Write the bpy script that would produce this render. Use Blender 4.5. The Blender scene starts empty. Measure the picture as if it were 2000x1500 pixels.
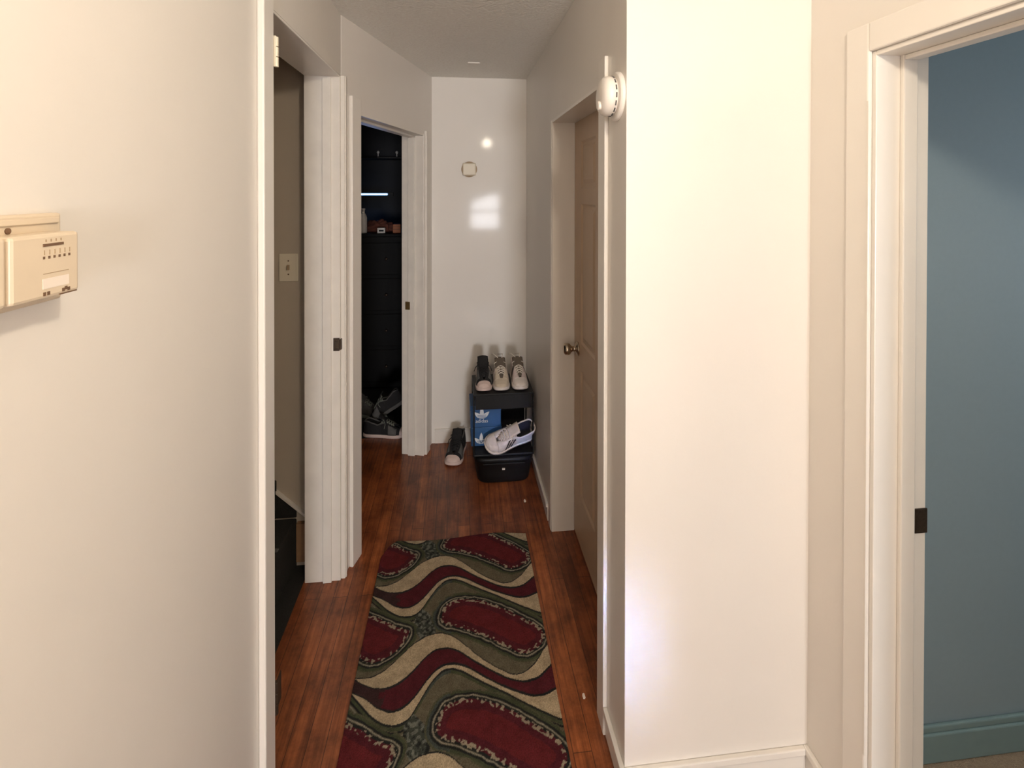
import bpy, bmesh, math, random
import numpy as np
from mathutils import Vector, Matrix
random.seed(4)
S = bpy.context.scene
COL = S.collection

# ------------------------------------------------------------------ camera
F, CY, PITCH, ROLL, YAW, EYE = 966.56, 382.07, .00769, .00119, .10788, 1.6785
fw = Vector((math.sin(YAW)*math.cos(PITCH), math.cos(YAW)*math.cos(PITCH), -math.sin(PITCH)))
rt = Vector((math.cos(YAW), -math.sin(YAW), 0)); up = rt.cross(fw)
r2 = rt*math.cos(ROLL)+up*math.sin(ROLL); u2 = up*math.cos(ROLL)-rt*math.sin(ROLL)
cd = bpy.data.cameras.new('camera'); cam = bpy.data.objects.new('camera', cd); COL.objects.link(cam)
cd.sensor_width = 36; cd.sensor_fit = 'HORIZONTAL'; cd.lens = 36*F/2000; cd.shift_y = -(750-CY)/2000
cd.clip_start = .02
M = Matrix((r2, u2, -fw)).transposed().to_4x4(); M.translation = (0, 0, EYE); cam.matrix_world = M
S.camera = cam
# ------------------------------------------------------------------ light and exposure
S.view_settings.view_transform = 'Standard'; S.view_settings.look = 'None'
S.view_settings.gamma = 1; S.view_settings.use_curve_mapping = False
S.view_settings.exposure = 0.10
W = bpy.data.worlds.new('world'); S.world = W; W.use_nodes = True
bg = W.node_tree.nodes['Background']; bg.inputs[0].default_value = (.62, .78, 1, 1); bg.inputs[1].default_value = 1.0
LAMP = (.38, .02, 2.33)
def light(name, kind, loc, power, col, **k):
    l = bpy.data.lights.new(name, kind); l.energy = power; l.color = col
    for a, b in k.items():
        if a != 'rot': setattr(l, a, b)
    o = bpy.data.objects.new(name, l); o.location = loc; COL.objects.link(o)
    if 'rot' in k: o.rotation_euler = k['rot']
    return o
light('ceiling_bulb_light', 'POINT', LAMP, 29, (1, .875, .70), shadow_soft_size=.055)
# daylight at the window of the front room, behind the camera
light('window_daylight', 'AREA', (.62, -5.03, 1.22), 150, (.96, .96, 1), shape='RECTANGLE', size=.64, size_y=.80, rot=(math.radians(97), 0, math.radians(3)))
light('added_low_beam', 'AREA', (.41, -4.9, 1.36), .30, (.25, .42, 1), shape='RECTANGLE', size=.05, size_y=.30, spread=math.radians(4), rot=(math.radians(81.5), 0, 0))  # narrow beam added for the bluish glow low on the right wall
# unseen cool area light at the far side of the blue room
light('blue_room_area_light', 'AREA', (2.92, .3, 1.5), 9, (.75, .88, 1), shape='RECTANGLE', size=.8, size_y=1.0, rot=(0, math.radians(90), 0))

# ------------------------------------------------------------------ materials
def mat(name, col, rough=.5, metal=0, bump=0, bscale=60, var=0, vscale=4, spec=.5, emit=None, estr=0, coat=0, bdist=.002):
    m = bpy.data.materials.new(name); m.use_nodes = True; nt = m.node_tree; N = nt.nodes; Lk = nt.links
    b = N['Principled BSDF']
    b.inputs['Roughness'].default_value = rough; b.inputs['Metallic'].default_value = metal
    b.inputs['Specular IOR Level'].default_value = spec; b.inputs['Coat Weight'].default_value = coat
    tc = N.new('ShaderNodeTexCoord')
    c = tuple(col)+(1,)
    no = N.new('ShaderNodeTexNoise'); no.inputs['Scale'].default_value = vscale; no.inputs['Detail'].default_value = 5
    Lk.new(tc.outputs['Object'], no.inputs['Vector'])
    mx = N.new('ShaderNodeMix'); mx.data_type = 'RGBA'
    v = max(var, .03)
    mx.inputs[6].default_value = tuple(x*(1-v) for x in col)+(1,); mx.inputs[7].default_value = tuple(min(1, x*(1+v)) for x in col)+(1,)
    Lk.new(no.outputs['Fac'], mx.inputs[0]); Lk.new(mx.outputs[2], b.inputs['Base Color'])
    if bump:
        n2 = N.new('ShaderNodeTexNoise'); n2.inputs['Scale'].default_value = bscale; n2.inputs['Detail'].default_value = 3
        Lk.new(tc.outputs['Object'], n2.inputs['Vector'])
        bp = N.new('ShaderNodeBump'); bp.inputs['Strength'].default_value = bump; bp.inputs['Distance'].default_value = bdist
        Lk.new(n2.outputs['Fac'], bp.inputs['Height']); Lk.new(bp.outputs[0], b.inputs['Normal'])
    if emit:
        b.inputs['Emission Color'].default_value = tuple(emit)+(1,); b.inputs['Emission Strength'].default_value = estr
    return m
WALLC = (.815, .763, .70)
m_wall = mat('wall_paint', WALLC, .33, bump=.25, bscale=45, var=.03, bdist=.0015)
m_wallg = mat('gloss_wall_paint', (.845, .80, .74), .5, bump=.05, bscale=12, var=.03, bdist=.002, spec=.4, coat=.13)
m_wallg.node_tree.nodes['Principled BSDF'].inputs['Coat Roughness'].default_value = .075
m_trim = mat('trim_paint', (.85, .80, .735), .28, bump=.12, bscale=30, var=.04, bdist=.0015)
m_trimw = mat('worn_trim_paint', (.83, .775, .70), .4, bump=.3, bscale=25, var=.08, vscale=14, bdist=.002)
m_ceil = mat('stippled_ceiling', (.95, .90, .83), .9, bump=.9, bscale=75, var=.13, vscale=75, bdist=.008)
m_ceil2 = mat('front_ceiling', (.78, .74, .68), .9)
m_stair_wall = mat('stairwell_paint', (.50, .43, .34), .6, bump=.1, var=.03)
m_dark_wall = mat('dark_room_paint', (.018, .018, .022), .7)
m_blue = mat('blue_paint', (.29, .37, .405), .6, bump=.15, bscale=60, var=.04, vscale=60)
m_blueb = mat('blue_green_skirting', (.22, .31, .31), .5, bump=.15, bscale=40, var=.06, vscale=30)
m_carpet = mat('tan_carpet', (.42, .31, .21), .95, bump=1, bscale=300, var=.25, vscale=160, bdist=.006)
m_door = mat('tan_door_paint', (.60, .44, .30), .42, bump=.2, bscale=30, var=.07, vscale=12)
m_nickel = mat('satin_nickel', (.50, .42, .33), .22, metal=1)
m_bronze = mat('dark_worn_metal', (.10, .07, .05), .4, metal=.8, bump=.3, bscale=200, var=.4, vscale=150)
m_cream_metal = mat('painted_hinge', (.80, .72, .55), .35)
m_plastic = mat('white_plastic', (.86, .80, .73), .35)
m_plastic_old = mat('aged_cream_plastic', (.72, .60, .45), .38, var=.05, vscale=30)
m_cream = mat('cream_plastic', (.78, .70, .55), .4)
m_mark = mat('brown_print', (.16, .09, .05), .6)
m_markl = mat('pale_brown_print', (.42, .30, .18), .6)
m_lab = mat('pale_label', (.86, .76, .66), .5)
m_black = mat('black_plastic', (.006, .0055, .005), .45, spec=.25, bump=.2, bscale=80, var=.3)
m_blackf = mat('black_textile', (.012, .011, .012), .85, bump=.6, bscale=250, var=.4, vscale=90)
m_carpd = mat('black_stair_carpet', (.016, .015, .013), .95, bump=.8, bscale=300, var=.5, vscale=200, bdist=.004)
m_grey = mat('grey_textile', (.10, .095, .09), .8, bump=.5, bscale=200, var=.2, vscale=60)
m_white_l = mat('white_leather', (.74, .66, .60), .45, bump=.15, bscale=60, var=.06)
m_beige_l = mat('beige_leather', (.62, .52, .40), .5, bump=.15, bscale=60, var=.06)
m_pink_l = mat('pale_pink_leather', (.64, .52, .48), .5, bump=.15, bscale=60, var=.08)
m_sole_w = mat('white_rubber', (.76, .68, .62), .5, var=.06)
m_sole_p = mat('pinkish_rubber', (.72, .56, .50), .5, var=.08)
m_lace = mat('lace_cotton', (.66, .57, .48), .8, bump=.4, bscale=400)
m_laced = mat('lace_shade_tongue', (.13, .10, .075), .8, bump=.4, bscale=200)  # dark tongue colour stands in for the shade between the laces
m_lacew = mat('cream_lace', (.78, .70, .60), .8)
m_laceg = mat('grey_green_lace', (.20, .21, .17), .8)
m_stripe = mat('dark_stripe', (.03, .022, .022), .5)
m_bluebox = mat('blue_card', (.022, .095, .25), .5, var=.08, vscale=10)
m_logo = mat('white_print', (.75, .78, .82), .5)
m_bulb = mat('lit_bulb', (1, .9, .75), .4, emit=(1, .84, .64), estr=6)
m_brass = mat('aged_brass', (.5, .33, .14), .35, metal=1)
m_glass = mat('window_glass', (.9, .95, 1), .05); m_glass.node_tree.nodes['Principled BSDF'].inputs['Transmission Weight'].default_value = 1
m_led = mat('blue_light_tube', (.3, .6, 1), .4, emit=(.25, .55, 1), estr=5)
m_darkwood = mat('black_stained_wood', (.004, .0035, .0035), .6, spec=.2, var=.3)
m_orange = mat('orange_card', (.50, .16, .06), .6)
m_oakend = mat('bare_wood', (.33, .19, .10), .6, var=.2, vscale=40)

def wood_floor():
    m = bpy.data.materials.new('red_brown_strip_floor'); m.use_nodes = True; nt = m.node_tree; N = nt.nodes; Lk = nt.links
    b = N['Principled BSDF']; tc = N.new('ShaderNodeTexCoord')
    mp = N.new('ShaderNodeMapping'); mp.inputs['Rotation'].default_value = (0, 0, math.pi/2); Lk.new(tc.outputs['Object'], mp.inputs[0])
    br = N.new('ShaderNodeTexBrick'); br.offset = .37; br.inputs['Scale'].default_value = 1
    br.inputs['Brick Width'].default_value = 1.05; br.inputs['Row Height'].default_value = .057
    br.inputs['Mortar Size'].default_value = .0013; br.inputs['Mortar Smooth'].default_value = .3
    br.inputs['Color1'].default_value = (.43, .13, .043, 1); br.inputs['Color2'].default_value = (.27, .078, .028, 1)
    br.inputs['Mortar'].default_value = (.09, .026, .012, 1)
    Lk.new(mp.outputs[0], br.inputs['Vector'])
    # grain
    mg = N.new('ShaderNodeMapping'); mg.inputs['Scale'].default_value = (70, 3.5, 1); Lk.new(tc.outputs['Object'], mg.inputs[0])
    ng = N.new('ShaderNodeTexNoise'); ng.inputs['Scale'].default_value = 1; ng.inputs['Detail'].default_value = 8; ng.inputs['Roughness'].default_value = .65
    Lk.new(mg.outputs[0], ng.inputs['Vector'])
    rg = N.new('ShaderNodeValToRGB'); rg.color_ramp.elements[0].position = .32; rg.color_ramp.elements[0].color = (.5, .46, .44, 1)
    rg.color_ramp.elements[1].position = .66; rg.color_ramp.elements[1].color = (1.25, 1.25, 1.2, 1); Lk.new(ng.outputs['Fac'], rg.inputs[0])
    mu = N.new('ShaderNodeMix'); mu.data_type = 'RGBA'; mu.blend_type = 'MULTIPLY'; mu.inputs[0].default_value = 1
    Lk.new(br.outputs['Color'], mu.inputs[6]); Lk.new(rg.outputs[0], mu.inputs[7])
    # worn and scratched blotches
    nw = N.new('ShaderNodeTexNoise'); nw.inputs['Scale'].default_value = 7; nw.inputs['Detail'].default_value = 9; nw.inputs['Roughness'].default_value = .75
    Lk.new(tc.outputs['Object'], nw.inputs['Vector'])
    rw = N.new('ShaderNodeValToRGB'); rw.color_ramp.elements[0].position = .4; rw.color_ramp.elements[0].color = (.46, .42, .40, 1)
    rw.color_ramp.elements[1].position = .6; rw.color_ramp.elements[1].color = (1.1, 1.1, 1.1, 1); Lk.new(nw.outputs['Fac'], rw.inputs[0])
    m2 = N.new('ShaderNodeMix'); m2.data_type = 'RGBA'; m2.blend_type = 'MULTIPLY'; m2.inputs[0].default_value = .8
    Lk.new(mu.outputs[2], m2.inputs[6]); Lk.new(rw.outputs[0], m2.inputs[7]); Lk.new(m2.outputs[2], b.inputs['Base Color'])
    b.inputs['Roughness'].default_value = .30; b.inputs['Specular IOR Level'].default_value = .5
    bp = N.new('ShaderNodeBump'); bp.inputs['Strength'].default_value = .35; bp.inputs['Distance'].default_value = .001
    Lk.new(ng.outputs['Fac'], bp.inputs['Height']); Lk.new(bp.outputs[0], b.inputs['Normal'])
    return m
m_floor = wood_floor()

# ------------------------------------------------------------------ mesh helpers
def link(name, bm, m, parent=None, smooth=False, bevel=0):
    me = bpy.data.meshes.new(name)
    bmesh.ops.recalc_face_normals(bm, faces=bm.faces[:]); bm.to_mesh(me); bm.free()
    for mm in (m if isinstance(m, (list, tuple)) else [m]): me.materials.append(mm)
    if smooth:
        for p in me.polygons: p.use_smooth = True
    o = bpy.data.objects.new(name, me); COL.objects.link(o)
    if parent: o.parent = parent
    if bevel:
        md = o.modifiers.new('bevel', 'BEVEL'); md.width = bevel; md.segments = 2; md.limit_method = 'ANGLE'
    return o
def bx(bm, x0, x1, y0, y1, z0, z1):
    v = [bm.verts.new((x, y, z)) for z in (z0, z1) for x, y in ((x0, y0), (x1, y0), (x1, y1), (x0, y1))]
    for f in ((3, 2, 1, 0), (4, 5, 6, 7), (0, 1, 5, 4), (1, 2, 6, 5), (2, 3, 7, 6), (3, 0, 4, 7)): bm.faces.new([v[i] for i in f])
def B(*boxes):
    bm = bmesh.new()
    for b in boxes: bx(bm, *b)
    return bm
def prism(bm, pts, z0, z1):
    lo = [bm.verts.new((x, y, z0)) for x, y in pts]; hi = [bm.verts.new((x, y, z1)) for x, y in pts]; n = len(pts)
    bm.faces.new(lo[::-1]); bm.faces.new(hi)
    for i in range(n): bm.faces.new((lo[i], lo[(i+1) % n], hi[(i+1) % n], hi[i]))
def P(*ps):
    bm = bmesh.new()
    for p in ps: prism(bm, *p)
    return bm
def lathe(bm, prof, axis='z', n=40, c=(0, 0, 0)):
    rings = []
    for r, h in prof:
        ring = []
        for i in range(n):
            a = 2*math.pi*i/n; q = (r*math.cos(a), r*math.sin(a), h)
            if axis == 'x': q = (h, q[0], q[1])
            if axis == 'y': q = (q[0], h, q[1])
            ring.append(bm.verts.new((q[0]+c[0], q[1]+c[1], q[2]+c[2])))
        rings.append(ring)
    for a, b in zip(rings, rings[1:]):
        for i in range(n): bm.faces.new((a[i], a[(i+1) % n], b[(i+1) % n], b[i]))
    bm.faces.new(rings[0]); bm.faces.new(rings[-1][::-1])
def tube(bm, pts, r, n=8, flat=1.0):
    pts = [Vector(p) for p in pts]; rings = []
    for i, p in enumerate(pts):
        t = (pts[min(i+1, len(pts)-1)]-pts[max(i-1, 0)]).normalized()
        a = t.cross(Vector((0, 0, 1)));
        if a.length < .05: a = t.cross(Vector((1, 0, 0)))
        a.normalize(); b = t.cross(a)
        rings.append([bm.verts.new(p+a*math.cos(2*math.pi*k/n)*r+b*math.sin(2*math.pi*k/n)*r*flat) for k in range(n)])
    for x, y in zip(rings, rings[1:]):
        for k in range(n): bm.faces.new((x[k], x[(k+1) % n], y[(k+1) % n], y[k]))
    bm.faces.new(rings[0][::-1]); bm.faces.new(rings[-1])
def struct(name, bm, m, parent=None, bevel=0, label=None):
    o = link(name, bm, m, parent, bevel=bevel)
    if not parent: o['kind'] = 'structure'
    return o
def sroot(name, loc=(0, 0, 0)):
    o = bpy.data.objects.new(name, None); COL.objects.link(o); o.location = loc; o['kind'] = 'structure'; return o
def thing(name, label, cat, loc=(0, 0, 0), rot=(0, 0, 0), group=None):
    o = bpy.data.objects.new(name, None); COL.objects.link(o); o.location = loc; o.rotation_euler = rot
    o['label'] = label; o['category'] = cat
    if group: o['group'] = group
    return o
def tag(o, label, cat, group=None):
    o['label'] = label; o['category'] = cat
    if group: o['group'] = group
    return o

# ------------------------------------------------------------------ the shell
XL, XR, XB, YA, YE, H = -.505, .457, 1.0, 1.314, 3.325, 2.44
HL, HR, HB, H2 = 2.178, 2.03, 2.02, 2.045
K = Vector((-.499, 2.213)); E_ = Vector((-.176, YE)); D = (E_-K).normalized(); NL = Vector((-D.y, D.x))   # NL points into the dark room
T = .145
def ang(s, t): q = K+D*s+NL*t; return (q.x, q.y)
LEN = (E_-K).length
S0, S1 = .138, 1.012      # opening of the dark room's doorway along the slanted wall
struct('floor', B((-.66, XR+.14, -.6, 3.30, -.1, 0), (-1.9, E_.x, 3.30, 3.44, -.1, 0), (E_.x, XR+.14, 3.30, 3.44, -.1, 0), (-1.9, -.66, 2.45, 3.30, -.1, 0), (XR+.14, .60, -.6, 2.6, -.1, 0)), m_floor)
struct('floor_front', B((XR+.143, 3.2, -.6, YA+.02, -.1, -.002), (-.66, 3.2, -5.1, -.6, -.1, -.002)), m_carpet)
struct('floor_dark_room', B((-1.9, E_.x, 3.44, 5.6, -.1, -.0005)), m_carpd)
struct('floor_stairwell', B((-2.3, -.66, 1.2, 2.45, -.1, -.001)), m_carpd)
struct('ceiling', B((-2.3, XR+.2, 1.2, 5.7, H, H+.1)), m_ceil)
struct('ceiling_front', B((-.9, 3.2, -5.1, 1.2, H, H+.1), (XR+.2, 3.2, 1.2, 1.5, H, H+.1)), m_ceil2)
struct('wall_left', B((XL-T, XL, -5.1, 1.378, 0, H), (XL-T, XL, 1.378, 2.205, HL, H)), m_wall)
struct('wall_left_corner', P(([(XL-T, 2.205), (XL, 2.205), (K.x-.002, K.y), ang(S0, 0), ang(S0, T), (XL-T, 2.30)], 0, H)), m_wall)
struct('wall_slanted', P(([ang(S0, 0), ang(S1, 0), ang(S1, T), ang(S0, T)], H2, H), ([ang(S1, 0), (E_.x, E_.y), (E_.x-.09, YE+.1), ang(S1, T)], 0, H)), m_wall)
struct('wall_end', B((E_.x-.1, XR+.14, YE, YE+.12, 0, H)), m_wallg)
struct('wall_right', B((XR, XR+.14, 2.405, YE, 0, H), (XR, XR+.14, 1.545, 2.405, HR, H)), m_wallg)
struct('wall_front', P(([(XR, YA), (XB+.14, YA), (XB+.14, YA+.12), (XR+.14, YA+.12), (XR+.14, 1.545), (XR, 1.545)], 0, H)), m_wall)
struct('wall_closet', B((XR+.14, .75, 1.45, 1.57, 0, H), (XR+.14, .75, 2.41, 2.5, 0, H), (.70, .80, 1.57, 2.41, 0, H)), m_dark_wall)
struct('wall_right_front', B((XB, XB+.14, 1.104, YA, 0, H), (XB, XB+.14, .33, 1.104, HB, H), (XB, XB+.14, -5.1, .33, 0, H)), m_wall)
struct('wall_blue', B((XB+.141, 3.1, YA, YA+.12, 0, H), (3.0, 3.1, -.9, YA, 0, H), (XB+.141, 3.0, -1.0, -.9, 0, H)), m_blue)
WX0, WX1, WZ0, WZ1 = .29, .95, .80, 1.64
struct('wall_back', B((XL-T, WX0, -5.1, -5.0, 0, H), (WX1, XB+.14, -5.1, -5.0, 0, H), (WX0, WX1, -5.1, -5.0, 0, WZ0), (WX0, WX1, -5.1, -5.0, WZ1, H)), m_wall)
struct('wall_stairwell', B((-2.3, XL-T, 2.30, 2.42, 0, H), (-2.4, -2.3, 1.2, 2.42, 0, H), (-2.3, XL-T, 1.1, 1.2, 0, H)), m_stair_wall)
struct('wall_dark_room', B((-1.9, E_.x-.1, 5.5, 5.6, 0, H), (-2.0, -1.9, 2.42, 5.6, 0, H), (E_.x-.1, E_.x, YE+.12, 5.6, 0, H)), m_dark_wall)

# window behind the camera (gives the daylight and the reflections on the glossy end wall)
w = sroot('window_1', ((WX0+WX1)/2, -5.0, WZ0)); hw = (WX1-WX0)/2; hh = WZ1-WZ0
link('window_frame', B((-hw-.05, hw+.05, -.01, .02, -.06, 0), (-hw-.05, hw+.05, -.01, .02, hh, hh+.06), (-hw-.05, -hw, -.01, .02, 0, hh), (hw, hw+.05, -.01, .02, 0, hh), (-hw, hw, -.01, .02, hh/2-.03, hh/2+.03)), m_trim, w)
link('pane', B((-hw, hw, -.075, -.07, 0, hh)), m_glass, w)

# baseboards
BH = .09
def base(name, boxes):
    out = []
    for x0, x1, y0, y1, z0, z1 in boxes:
        if x1-x0 < .02: thin = (x0, x1-.008) if x0 < -.3 else (x0+.008, x1)
        else: thin = None
        out.append((thin[0], thin[1], y0, y1, z0, z1-.02) if thin else (x0, x1, y0+.008, y1, z0, z1-.02))
        out.append((x0, x1, y0, y1, z1-.02, z1))
    return struct(name, B(*out), m_trim, bevel=.003)
base('baseboard_right', [(XR-.014, XR, 2.475, YE-.014, 0, BH), (XR-.014, XR, YA-.014, 1.474, 0, BH)])
base('baseboard_front', [(XR, XB-.014, YA-.014, YA, 0, BH)])
base('baseboard_right_front', [(XB-.014, XB, 1.178, YA, 0, BH), (XB-.014, XB, -5, .25, 0, BH)])
base('baseboard_end', [(E_.x+.02, XR, YE-.014, YE, 0, .098)])
base('baseboard_left', [(XL, XL+.014, -5, 1.30, 0, BH)])
struct('baseboard_blue', B((XB+.141, 3.0, YA-.016, YA, 0, .085), (XB+.141, 3.0, YA-.011, YA, .085, .105)), m_blueb, bevel=.004)

CT = .018   # casing thickness
def door_frame(name, hinge=None):
    return sroot(name)
# doorway 1: left wall, stairwell
d1 = sroot('door_1', (XL, 1.79, 0)); ox, oy = XL, 1.79
def rel(bs, o): return B(*[(a-o[0], b-o[0], c-o[1], d-o[1], e-o[2], f-o[2]) for a, b, c, d, e, f in bs])
o1 = (XL, 1.79, 0)
link('near_jamb', rel([(XL-T, XL, 1.378, 1.384, 0, HL)], o1), m_trim, d1, bevel=.002)
link('far_jamb', rel([(XL-T-.004, XL, 2.190, 2.2049, 0, HL)], o1), m_trimw, d1, bevel=.002)
link('door_stop', rel([(XL-.072, XL-.036, 2.180, 2.190, 0, HL-.012)], o1), m_trimw, d1, bevel=.002)
link('head_jamb', rel([(XL-T, XL, 1.384, 2.190, HL-.008, HL)], o1), m_trim, d1, bevel=.002)
link('near_casing', rel([(XL, XL+CT, 1.31, 1.378, 0, HL+.06)], o1), m_trim, d1, bevel=.004)
link('far_casing', rel([(XL, XL+CT, 2.199, 2.252, 0, HL), (XL+CT-.001, XL+CT+.004, 2.206, 2.218, 0, HL)], o1), m_trimw, d1, bevel=.005)
def hinge(parent, o, x, y, z0, z1, m):
    h = link('hinge', rel([(x-.004, x+.010, y-.001, y+.003, z0, z1)], o), m, parent, bevel=.001)
    bm = bmesh.new()
    n = 3
    for i in range(n):
        a = z0+(z1-z0)*i/n; b = z0+(z1-z0)*(i+1)/n-.002
        lathe(bm, [(.0055, a), (.006, a+.001), (.006, b-.001), (.0055, b)], n=14, c=(x+.008-o[0], y+.006-o[1], -o[2]))
    link('hinge_knuckle', bm, m, h, smooth=False)
    return h
hinge(d1, o1, XL+CT-.006, 1.382, 2.012, 2.094, m_cream_metal)
h = hinge(d1, o1, XL+CT-.012, 1.386, .262, .352, m_bronze)
link('loose_leaf', rel([(XL+.012, XL+.015, 1.392, 1.430, .268, .346)], o1), m_bronze, h, bevel=.001)
bm = rel([(XL-.028, XL-.002, 2.186, 2.1905, .995, 1.05), (XL-.001, XL+.006, 2.183, 2.202, 1.0, 1.045)], o1)
link('strike_plate', bm, m_bronze, d1, bevel=.001)
link('strike_lip', rel([(XL-.022, XL-.008, 2.1835, 2.1862, 1.008, 1.037)], o1), m_nickel, d1)

# doorway 2: slanted wall, dark room
d2 = sroot('door_2', (K.x, K.y, 0))
def angp(boxes):
    bm = bmesh.new()
    for s0, s1, t0, t1, z0, z1 in boxes:
        prism(bm, [tuple(Vector(ang(s, t))-K) for s, t in ((s0, t0), (s1, t0), (s1, t1), (s0, t1))], z0, z1)
    return bm
link('near_casing', angp([(S0-.085, S0, -CT, 0, 0, H2+.06)]), m_trim, d2, bevel=.004)
link('far_casing', angp([(S1, S1+.068, -CT, 0, 0, H2+.02)]), m_trimw, d2, bevel=.004)
link('near_jamb', angp([(S0, S0+.006, 0, T, 0, H2)]), m_trimw, d2)
link('far_jamb', angp([(S1-.014, S1, -.004, T, 0, H2)]), m_trimw, d2, bevel=.003)
link('far_stop', angp([(S1-.026, S1-.014, .055, .10, 0, H2)]), m_trimw, d2, bevel=.002)
link('head_jamb', angp([(S0, S1, 0, T, H2-.012, H2)]), m_trimw, d2)
link('head_stop', angp([(S0, S1, .055, .10, H2-.024, H2-.012)]), m_trimw, d2, bevel=.002)
link('strike_plate', angp([(S1-.028, S1-.024, .085, .115, .93, .98)]), m_brass, d2)

# door 3: tan panelled door in the right wall
d3 = sroot('door_3', (XR, 1.988, 0)); o3 = (XR, 1.988, 0)
link('far_jamb', rel([(XR, XR+.115, 2.393, 2.4049, 0, HR)], o3), m_trim, d3, bevel=.003)
link('near_jamb', rel([(XR, XR+.115, 1.546, 1.556, 0, HR)], o3), m_trim, d3)
link('head_jamb', rel([(XR, XR+.115, 1.556, 2.393, HR-.012, HR)], o3), m_trim, d3)
link('near_casing', rel([(XR-.013, XR, 1.475, 1.545, 0, HR+.065)], o3), m_trim, d3, bevel=.003)
link('far_casing', rel([(XR-.003, XR, 2.405, 2.462, 0, HR)], o3), m_wallg, d3, bevel=.001)
def panel_door(x, y0, y1, z0, z1):
    """leaf with six raised panels on the face x (facing -X)"""
    bm = bmesh.new(); wd = y1-y0; th = .036
    def py(a): return y0+a*wd
    ys = [0, .15, .44, .56, .85, 1]; zs = [0, .115, .41, .475, .80, .835, .945, 1]
    zz = [z0+a*(z1-z0) for a in zs]
    grid = {}
    def V(p): 
        k = tuple(round(q, 5) for q in p)
        if k not in grid: grid[k] = bm.verts.new(p)
        return grid[k]
    for i in range(5):
        for j in range(7):
            a, b, c, d = py(ys[i]), py(ys[i+1]), zz[j], zz[j+1]
            if i in (1, 3) and j in (1, 3, 5):
                steps = [(0, 0), (.010, .007), (.024, .007), (.040, .001)]
                for (m0, h0), (m1, h1) in zip(steps, steps[1:]):
                    q0 = [(x+h0, a+m0, c+m0), (x+h0, b-m0, c+m0), (x+h0, b-m0, d-m0), (x+h0, a+m0, d-m0)]
                    q1 = [(x+h1, a+m1, c+m1), (x+h1, b-m1, c+m1), (x+h1, b-m1, d-m1), (x+h1, a+m1, d-m1)]
                    for k in range(4):
                        l = (k+1) % 4; bm.faces.new((V(q0[k]), V(q0[l]), V(q1[l]), V(q1[k])))
                bm.faces.new([V(q) for q in q1])
            else:
                bm.faces.new([V(q) for q in ((x, a, c), (x, b, c), (x, b, d), (x, a, d))])
    bx(bm, x+.0075, x+th, y0, y1, z0, z1)
    return bm
bm = panel_door(XR+.115, 1.558, 2.398, .008, HR-.003)
bmesh.ops.translate(bm, vec=(-o3[0], -o3[1], 0), verts=bm.verts[:])
leaf = link('door_leaf', bm, m_door, d3)
bm = bmesh.new(); kc = (XR+.115-o3[0], 2.325-o3[1], .925)
lathe(bm, [(.033, 0), (.033, -.005), (.026, -.010), (.013, -.013), (.012, -.028), (.016, -.034), (.026, -.042), (.029, -.052), (.027, -.064), (.018, -.071), (.004, -.072)], 'x', 36, kc)
link('door_knob', bm, m_nickel, d3, smooth=True)

# doorway 4: right front wall, blue room
d4 = sroot('door_4', (XB, .72, 0)); o4 = (XB, .72, 0)
link('far_jamb', rel([(XB, XB+.14, 1.092, 1.1039, 0, HB)], o4), m_trim, d4, bevel=.002)
link('door_stop', rel([(XB+.062, XB+.100, 1.080, 1.092, 0, HB)], o4), m_trim, d4, bevel=.003)
link('head_jamb', rel([(XB, XB+.14, .34, 1.092, HB-.012, HB)], o4), m_trim, d4, bevel=.002)
link('head_stop', rel([(XB+.062, XB+.100, .34, 1.080, HB-.024, HB-.012)], o4), m_trim, d4, bevel=.003)
link('near_jamb', rel([(XB, XB+.14, .331, .34, 0, HB)], o4), m_trim, d4)
link('far_casing', rel([(XB-.012, XB, 1.102, 1.172, 0, HB+.07)], o4), m_trim, d4, bevel=.004)
link('head_casing', rel([(XB-.012, XB, .26, 1.102, HB, HB+.07)], o4), m_trim, d4, bevel=.004)
link('near_casing', rel([(XB-.012, XB, .26, .331, 0, HB)], o4), m_trim, d4, bevel=.004)
link('strike_plate', rel([(XB+.108, XB+.142, 1.0885, 1.0922, .845, .905)], o4), m_bronze, d4, bevel=.001)
link('trim_patch', rel([(XB-.0135, XB-.0115, 1.100, 1.106, .3, 1.9)], o4), m_trimw, d4)

struct('trim_1', B((.055, .125, 2.92, 2.935, H-.006, H)), m_trim)      # short pale strip on the hall ceiling

# ------------------------------------------------------------------ stairwell: black carpeted stairs
st = thing('staircase', 'black carpeted winding stairs rising behind the left doorway', 'stairs', (-.95, 2.1, 0))
o = (-.95, 2.1, 0)
link('step', P(([(-1.35+.95, -.02), (-.735+.95, -.02), (-.715+.95, .19), (-1.35+.95, .19)], .001, .222)), m_carpd, st, bevel=.008)
link('nosing', rel([(-1.35, -.722, 2.067, 2.085, .227, .234)], o), m_grey, st, bevel=.004)
link('step', P(([(-1.35+.95, .03), (-.90+.95, .06), (-.80+.95, .19), (-1.35+.95, .19)], .222, .40)), m_carpd, st, bevel=.008)
link('step', P(([(-2.2+.95, .0), (-1.0+.95, .08), (-.96+.95, .19), (-2.2+.95, .19)], .40, .60)), m_carpd, st, bevel=.008)
bm = bmesh.new()
pts = [(-.72, .2225), (-1.6, .2225), (-1.6, 1.03), (-.72, .247)]
f = [bm.verts.new((x+.95, .192, z)) for x, z in pts]; g = [bm.verts.new((x+.95, .183+.0145, z)) for x, z in pts]
bm.faces.new(f); bm.faces.new(g[::-1])
for i in range(4): bm.faces.new((f[i], f[(i+1) % 4], g[(i+1) % 4], g[i]))
link('wall_carpet', bm, m_carpd, st)
bm = bmesh.new()
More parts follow.
